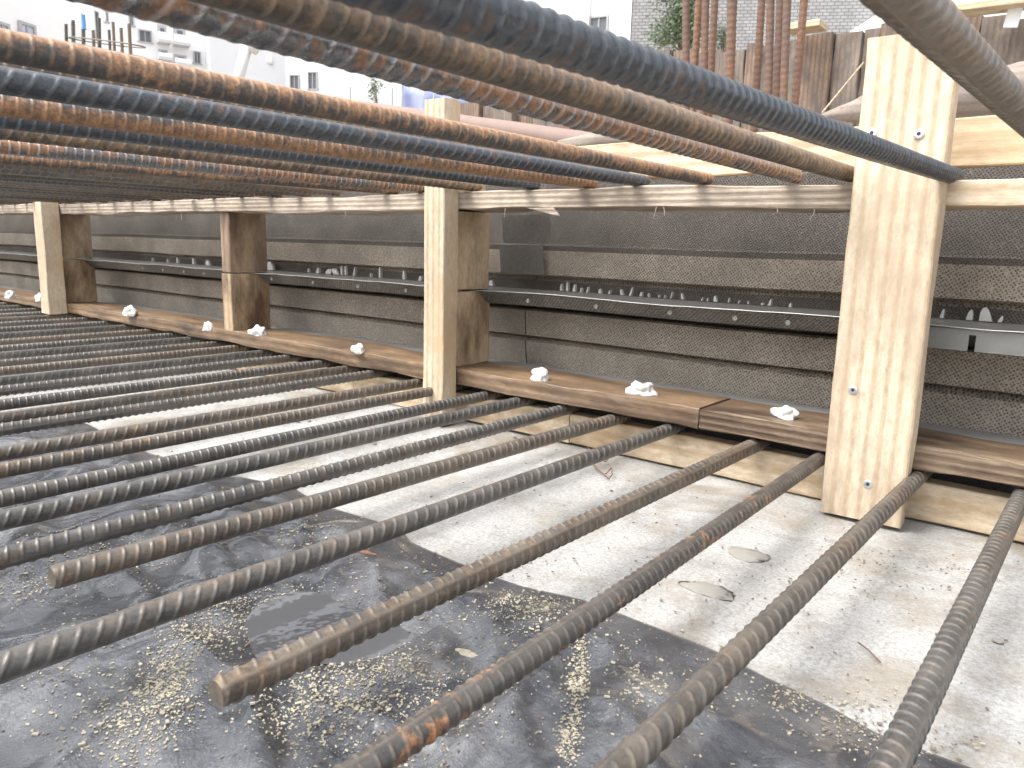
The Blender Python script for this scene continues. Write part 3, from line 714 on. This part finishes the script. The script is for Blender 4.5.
pts = [(a.x+(b.x-a.x)*k/24, 13, a.z+(b.z-a.z)*(k/24)**.85+.0) for k in range(25)]
tube(bm, pts, [.05+.27*min(1, k/9) for k in range(25)], 16, jit=.12)
tag(link('timber_log', bm, grey_x, smooth=True), 'grey barkless log lying behind the wide post', 'log')
a = at_y(560, 147, 12); b = at_y(640, 138, 12); bm = bmesh.new(); tube(bm, [tuple(a), tuple((a+b)/2+Vector((0, 0, .05))), tuple(b)], [.12, .14, .1], 10, jit=.1)
tag(link('timber_log', bm, grey_x, smooth=True), 'thin grey pole end lying beside the reddish pipe', 'log')
# timber ledge on the retaining wall at the top right
def free_board(name, A, B, h, t, m, label, cat, group=None):
    A = P(*A); B = P(*B); d = (B-A); Ln = d.length; d.normalize(); Z = Vector((0, 0, 1)); Y = Z.cross(d).normalized(); Z = d.cross(Y)
    M = Matrix.Translation(A) @ Matrix((d, Y, Z)).transposed().to_4x4(); bm = bmesh.new()
    add_box(bm, 0, Ln, -t*S/2, t*S/2, -h*S/2, h*S/2, M); bmesh.ops.bevel(bm, geom=bm.edges[:], offset=.003, affect='EDGES')
    return tag(link(name, bm, m), label, cat, group)
free_board('timber_board', at_y(958, 11, 15.7), at_y(1100, -6, 15.7), .12, .5, pine_x, 'pale plank laid along the retaining wall top at the top right corner', 'plank')
free_board('timber_board', at_y(788, 30, 15.6), at_y(824, 25, 15.6), .12, .5, pine_x, 'short pale plank offcut lying on the retaining wall top', 'plank')
q0 = at_y(975, 0, 18); slats = empty('slat_frame', P(*q0), 'white leaning slats behind the retaining wall at the top right corner', 'slats')
for i, (pa, pb) in enumerate([((947, -14), (968, 12)), ((958, -14), (975, 9)), ((968, -14), (985, 8)), ((985, -10), (996, 6)), ((1003, -12), (990, 6))]):
    A = P(*at_y(*pa, 18+.1*i)); B = P(*at_y(*pb, 18+.1*i)); d = B-A; Ln = d.length; d.normalize(); Yv = Vector((0, 1, 0)); Yv = (Yv-d*Yv.dot(d)).normalized(); Zv = d.cross(Yv)
    bm = bmesh.new(); add_box(bm, 0, Ln, -.006, .006, -.02, .02, Matrix.Translation(A) @ Matrix((d, Yv, Zv)).transposed().to_4x4()); child('slat', bm, white_m, slats)
free_board('pale_sheet', at_y(1006, 16, 15.75), at_y(1021, 16, 15.75), .36, .02, white_m, 'pale blue sheet scrap hanging on the wall at right edge', 'sheet')
free_board('timber_stick', at_y(822, 113, 15.2), at_y(864, 62, 15.2), .03, .03, pine_x, 'thin straight stick leaning against the retaining boards', 'stick')

# column starter bars
def small_bar(bm, A, B, r, pitch=.075):
    A = Vector(A); B = Vector(B); n = int((B-A).length/pitch*4); pts = []; rs = []
    for k in range(n+1): pts.append(tuple(A+(B-A)*k/n)); rs.append(r*(1.07 if k % 4 == 0 else .98))
    tube(bm, pts, rs, 8)
cols = [((686, -20), (686, 130), 'leftmost upright rusty bar of the column cluster'), ((700, -20), (691, 130), 'leaning upright rusty bar, second in the column cluster'),
    ((706, -20), (703, 130), 'upright rusty bar left of the gap in the cluster, third from the left'), ((716, -20), (708, 130), 'dark leaning upright bar just left of the wide gap'),
    ((733, -20), (727, 150), 'thickest upright rusty bar standing alone in the cluster middle'), ((763, -20), (752, 160), 'upright bar right of the lone thick bar'),
    ((771, -20), (767, 160), 'orange upright bar in the close right group'), ((781, -20), (774, 165), 'upright bar second from right in the close right group'),
    ((788, -20), (781, 165), 'upright bar at the right of the close right group'), ((806, -20), (789, 170), 'rightmost upright rusty bar, leaning and apart from the others')]
for i, (a, b, lab) in enumerate(cols):
    y = 9.0+.5*(i % 2)
    A = at_y(*a, y); B = at_y(*b, y); d = (A-B)/(A.z-B.z)
    bm = bmesh.new(); small_bar(bm, A, B+d*(-GZ-B.z), .047 if i != 4 else .06)
    tag(link('upright_bar', bm, RB['column'], smooth=True), lab, 'rebar', 'upright column bars behind the formwork')
cage = empty('column_cage', P(*at_y(95, 60, 12)), 'far column cage of short upright bars tied with hoops, at the left', 'rebar cage')
cb = [(66, 24, .9), (73, 20, 1.1), (83, 15, 1), (99, 18, 1), (93, 30, .8), (109, 30, .8), (113, 22, .8), (121, 28, .9), (129, 24, .9)]
for i, (px, py, k) in enumerate(cb):
    y = 12+.6*(i % 2); A = at_y(px, py, y); B = at_y(px+(5 if i > 3 else 2), 120, y)
    bm = bmesh.new(); small_bar(bm, A, B, .062*k)
    b_ = child('upright_bar', bm, RB['brown'], cage, True)
    if px == 83:
        bm = bmesh.new(); tube(bm, [tuple(A+Vector((0, 0, .02))), tuple(A-Vector((0, 0, .45)))], .078, 10); child('blue_cap', bm, blue_m, b_)
for (py, dpy) in ((37, 7), (41, 14)):
    bm = bmesh.new(); A = at_y(64, py, 12); B = at_y(131, py+dpy, 12); C = (A+B)/2; ax = (B-A)/2
    tube(bm, [tuple(C+ax*math.cos(t*math.pi/14)+Vector((0, 1.0, 0))*math.sin(t*math.pi/14)*.6+Vector((0, .3, 0))) for t in range(29)], .024, 6)
    child('hoop', bm, RB['brown'], cage, True)

# ------------------------------------------------------------------ distant buildings
class Facade:
    """a building whose front runs between two image columns at given distances"""
    def __init__(s, name, pa, da, pb, db, top, m, label, cat='building', depth=50, bottom=-GZ, group=None):
        A = at_d(pa, 100, da); B = at_d(pb, 100, db)
        s.A = P(A.x, A.y, 0); s.B = P(B.x, B.y, 0); s.A.z = s.B.z = 0
        s.d = (s.B-s.A).normalized(); s.n = s.d.cross(Vector((0, 0, 1)))       # towards the camera side
        if s.n.dot(P(0, 0, 0)-s.A) < 0: s.n = -s.n
        s.root = empty(name, s.A+Vector((0, 0, 0)), label, cat, group)
        s.root.location.z = 0
        topz = s.hit((pa+pb)/2, top).z; w = (s.B-s.A).length
        s.w, s.topz = w, topz
        s.box('wall', 0, w, -depth*S, 0, (bottom+GZ)*S, topz, m)
    def hit(s, px, py):
        d = ray(px, py); o = P(0, 0, 0); t = (s.A-o).dot(s.n)/d.dot(s.n); return o+d*t
    def box(s, name, u0, u1, v0, v1, z0, z1, m, parent=None):
        bm = bmesh.new(); M = Matrix.Translation(s.A) @ Matrix((s.d, s.n, Vector((0, 0, 1)))).transposed().to_4x4()
        add_box(bm, u0, u1, v0, v1, z0, z1, M)
        return child(name, bm, m, parent or s.root)
    def win(s, x0, y0, x1, y1, m=None, mull=1, frame=.09):
        a = s.hit(x0, y0); b = s.hit(x1, y1); u0 = (a-s.A).dot(s.d); u1 = (b-s.A).dot(s.d); z1, z0 = a.z, b.z
        f = None
        bm = bmesh.new(); M = Matrix.Translation(s.A) @ Matrix((s.d, s.n, Vector((0, 0, 1)))).transposed().to_4x4(); e = frame
        for q in ((u0, u1, z1-e, z1), (u0-.1, u1+.1, z0-e, z0), (u0, u0+e, z0+.002, z1-e-.002), (u1-e, u1, z0+.002, z1-e-.002)): add_box(bm, q[0], q[1], .002, .16, q[2], q[3], M)
        for k in range(mull): c = u0+(u1-u0)*(k+1)/(mull+1); add_box(bm, c-e*.35, c+e*.35, .002, .10, z0+.002, z1-e-.002, M)
        f = child('window', bm, frame_m, s.root)
        s.box('pane', u0+e, u1-e, .002, .03, z0, z1-e, m or pane_m, f)
    def balcony(s, x0, y0, x1, y1):
        a = s.hit(x0, y0); b = s.hit(x1, y1); u0 = (a-s.A).dot(s.d); u1 = (b-s.A).dot(s.d); z1, z0 = a.z, b.z; h = z1-z0
        s.box('balcony_shade_panel', u0, u1, .002, .05, z0, z1, recess_m)  # flat panel on the facade, standing in for the shaded recess
        q = s.box('balcony', u0-.15, u1+.15, .052, 1.1, z0-.2, z0, slab_m)
        s.box('parapet', u0-.15, u1+.15, 1.0, 1.1, z0+.002, z0+h*.42, wall_white, q)
        s.box('door', u0+(u1-u0)*.3, u0+(u1-u0)*.75, .052, .09, z0+.002, z0+h*.8, pane_m)
random.seed(2)
b1 = Facade('apartment_building', -60, 150, 104, 190, 5, wall_white, 'nearest white building at the top left with a pale shuttered window')
b1.win(17, 20, 35, 36, shutter_m, 1, .16); b1.win(-6, 20, 9, 36, shutter_m, 1, .16)
b1.win(92, 10, 99, 40, None, 0); b1.win(104-.5, 11, 107, 22, None, 0)
b2 = Facade('apartment_building', 100, 215, 238, 235, -30, wall_white, 'white apartment block with balconies in the gap at top left')
b2.win(138, 29, 152, 43); b2.balcony(157, 24, 167, 43); b2.balcony(158, 49, 168, 60); b2.balcony(173, 26, 186, 46); b2.balcony(174, 54, 187, 66)
b2.win(193, 51, 201, 64); b2.win(104, 11, 107, 22, None, 0)
b2.win(128, 12, 134, 26); b2.win(208, 20, 216, 33)
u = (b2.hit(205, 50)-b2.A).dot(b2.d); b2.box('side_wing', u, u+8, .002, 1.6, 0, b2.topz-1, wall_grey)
b3 = Facade('apartment_building', 236, 240, 335, 235, -20, wall_white, 'white building with two small dark windows, behind the leaning vent pipe')
b3.win(246, 75, 257, 84); b3.win(264, 71, 276, 84); b3.win(290, 75, 300, 90); b3.win(308, 72, 318, 89); b3.win(238, 42, 241, 54, None, 0); b3.balcony(262, 50, 276, 64)
b4 = Facade('low_white_wall', 336, 236, 470, 250, 66, wall_white, 'low white wall beside the blue tarpaulin, seen between upper bars', 'wall', depth=20)
b5 = Facade('white_building', 470, 235, 627, 215, -30, wall_white, 'white building with one dark window at the top centre')
b5.win(590, 17, 608, 36, None, 1, .14)
u = (b5.hit(580, 10)-b5.A).dot(b5.d); b5.box('pilaster', u, u+.9, .002, .35, 0, b5.topz, wall_white)
b6 = Facade('blockwork_building', 628, 200, 905, 190, -40, block_m, 'grey blockwork building behind the upright rusty bars')
b7 = Facade('pale_shed', 935, 150, 1100, 150, -30, wall_white, 'pale building glimpsed behind white slats at the top right')

# vent pipe, fence posts, tarpaulin, plants, red scrap
bm = bmesh.new(); A = at_d(247, 46, 60); B = at_d(238, 80, 60); d = (B-A)
tube(bm, [tuple(A), tuple(B), tuple(B+d*((-GZ-B.z)/d.z))], .42, 12)
vp = link('vent_pipe', bm, slab_m, smooth=True); tag(vp, 'pale leaning vent pipe with a cap in front of the buildings', 'pipe')
bm = bmesh.new(); tube(bm, [tuple(at_d(243, 43, 60)), tuple(at_d(257, 50, 60))], .42, 10); child('cap', bm, slab_m, vp, True)
def vpost(px, y0, y1, dep, r, label):
    bm = bmesh.new(); A = at_d(px, y0, dep); tube(bm, [tuple(A), (A.x, A.y, -GZ)], r, 8); tag(link('fence_post', bm, steelpost_m, smooth=True), label, 'post', 'thin fence posts by the white wall')
vpost(350, 87, 110, 60, .09, 'thin fence post farthest left by the white wall'); vpost(392, 88, 115, 60, .09, 'thin fence post between the climbing plant and tarpaulin')
vpost(402, 86, 115, 60, .12, 'thin fence post at the left edge of the tarpaulin'); vpost(434, 92, 115, 60, .07, 'thin fence post right above the middle post')
bm = bmesh.new(); rows = []
for i in range(25):
    px = 402+i*3.4; rows.append([bm.verts.new(P(*at_d(px, 84+i*.55+(125-84)*t+1.2*math.sin(i*.9+t*3), 62+.8*math.sin(i*.7)))) for t in (0, .25, .5, .75, 1)])
for a, b in zip(rows, rows[1:]):
    for k in range(4): bm.faces.new((a[k], b[k], b[k+1], a[k+1]))
bmesh.ops.solidify(bm, geom=bm.faces[:], thickness=.01)
tag(link('tarpaulin', bm, tarp_m, smooth=True), 'pale blue tarpaulin hanging beside the middle post top', 'tarpaulin')
def shrub(name, px, py, dep, w, h, n, ls, label, seed):
    random.seed(seed); base = at_d(px, py, dep); root = empty(name, P(base.x, base.y, -GZ), label, 'shrub')
    bm = bmesh.new()
    clumps = [(random.gauss(0, w*.35), random.gauss(0, w*.3), random.uniform(.05, 1)**1.1*h) for _ in range(14)]
    for _ in range(n):
        cx, cy, cz = random.choice(clumps); k = w*.17
        p = P(base.x+cx*(1.15-cz/h*.6)+random.gauss(0, k), base.y+cy+random.gauss(0, k), base.z+cz+random.gauss(0, k))
        a = random.uniform(0, 6.28); e = random.uniform(-1, 1); u = Vector((math.cos(a), math.sin(a), e)).normalized(); v = u.cross(Vector((random.random(), random.random(), random.random()))).normalized(); s = ls*S*random.uniform(.6, 1.4)
        f = [bm.verts.new(q) for q in (p-u*s, p+v*s*.4, p+u*s, p-v*s*.4)]; bm.faces.new(f)
    child('foliage', bm, leaf_m, root)
    bm = bmesh.new()
    tube(bm, [(base.x, base.y, -GZ), (base.x+.2, base.y, base.z), (base.x, base.y, base.z+h*.5)], [w*.04, w*.035, w*.015], 7)
    for cx, cy, cz in clumps: tube(bm, [(base.x+.2, base.y, base.z), (base.x+cx*.5, base.y+cy*.5, base.z+cz*.6), (base.x+cx*(1.15-cz/h*.6), base.y+cy, base.z+cz)], [w*.015, w*.011, w*.005], 5)
    child('stem', bm, twig_m, root)
shrub('shrub', 678, 52, 60, 3.8, 5.6, 7000, .16, 'dusty green shrub in front of the grey blockwork building', 4)
shrub('shrub', 722, 56, 60, 1.6, 2.2, 700, .11, 'small green shrub seen between the upright rusty bars', 9)
shrub('climbing_plant', 376, 106, 58, .9, 1.9, 500, .09, 'small green climbing plant against the low white wall', 6)
chunkbm = bmesh.new(); bmesh.ops.create_icosphere(chunkbm, subdivisions=2, radius=.05)
q = P(*at_y(234, 103, 7))
for v in chunkbm.verts: v.co = q+Vector((v.co.x*1.0, v.co.y*.5, v.co.z*.7*(1+.4*noise.noise(v.co*40))))
chunkbm.free()

# ------------------------------------------------------------------ light
w = bpy.data.worlds.new('World'); sc.world = w; w.use_nodes = True; nt = w.node_tree
bg = nt.nodes['Background']; sky = nt.nodes.new('ShaderNodeTexSky'); sky.sky_type = 'NISHITA'; sky.sun_disc = False
EL, AZ = math.radians(62), math.radians(215)        # sun high behind the camera's left shoulder
sky.sun_elevation = EL; sky.sun_rotation = AZ; sky.dust_density = 4; sky.air_density = 1.0
hs = nt.nodes.new('ShaderNodeHueSaturation'); hs.inputs['Saturation'].default_value = .22
nt.links.new(sky.outputs[0], hs.inputs['Color']); nt.links.new(hs.outputs[0], bg.inputs['Color']); bg.inputs['Strength'].default_value = .15
sun = bpy.data.lights.new('sun', 'SUN'); sun.energy = 1.1; sun.angle = math.radians(35); sun.color = (1, .965, .91)
so = bpy.data.objects.new('sun', sun); col.objects.link(so)
dirv = Vector((math.sin(AZ)*math.cos(EL), math.cos(AZ)*math.cos(EL), math.sin(EL)))
so.rotation_euler = dirv.to_track_quat('Z', 'Y').to_euler(); so.location = (0, 0, 5)
sc.view_settings.view_transform = 'Standard'; sc.view_settings.look = 'None'; sc.view_settings.gamma = 1
sc.view_settings.exposure = 1.65
sc.cycles.max_bounces = 8; sc.cycles.diffuse_bounces = 4
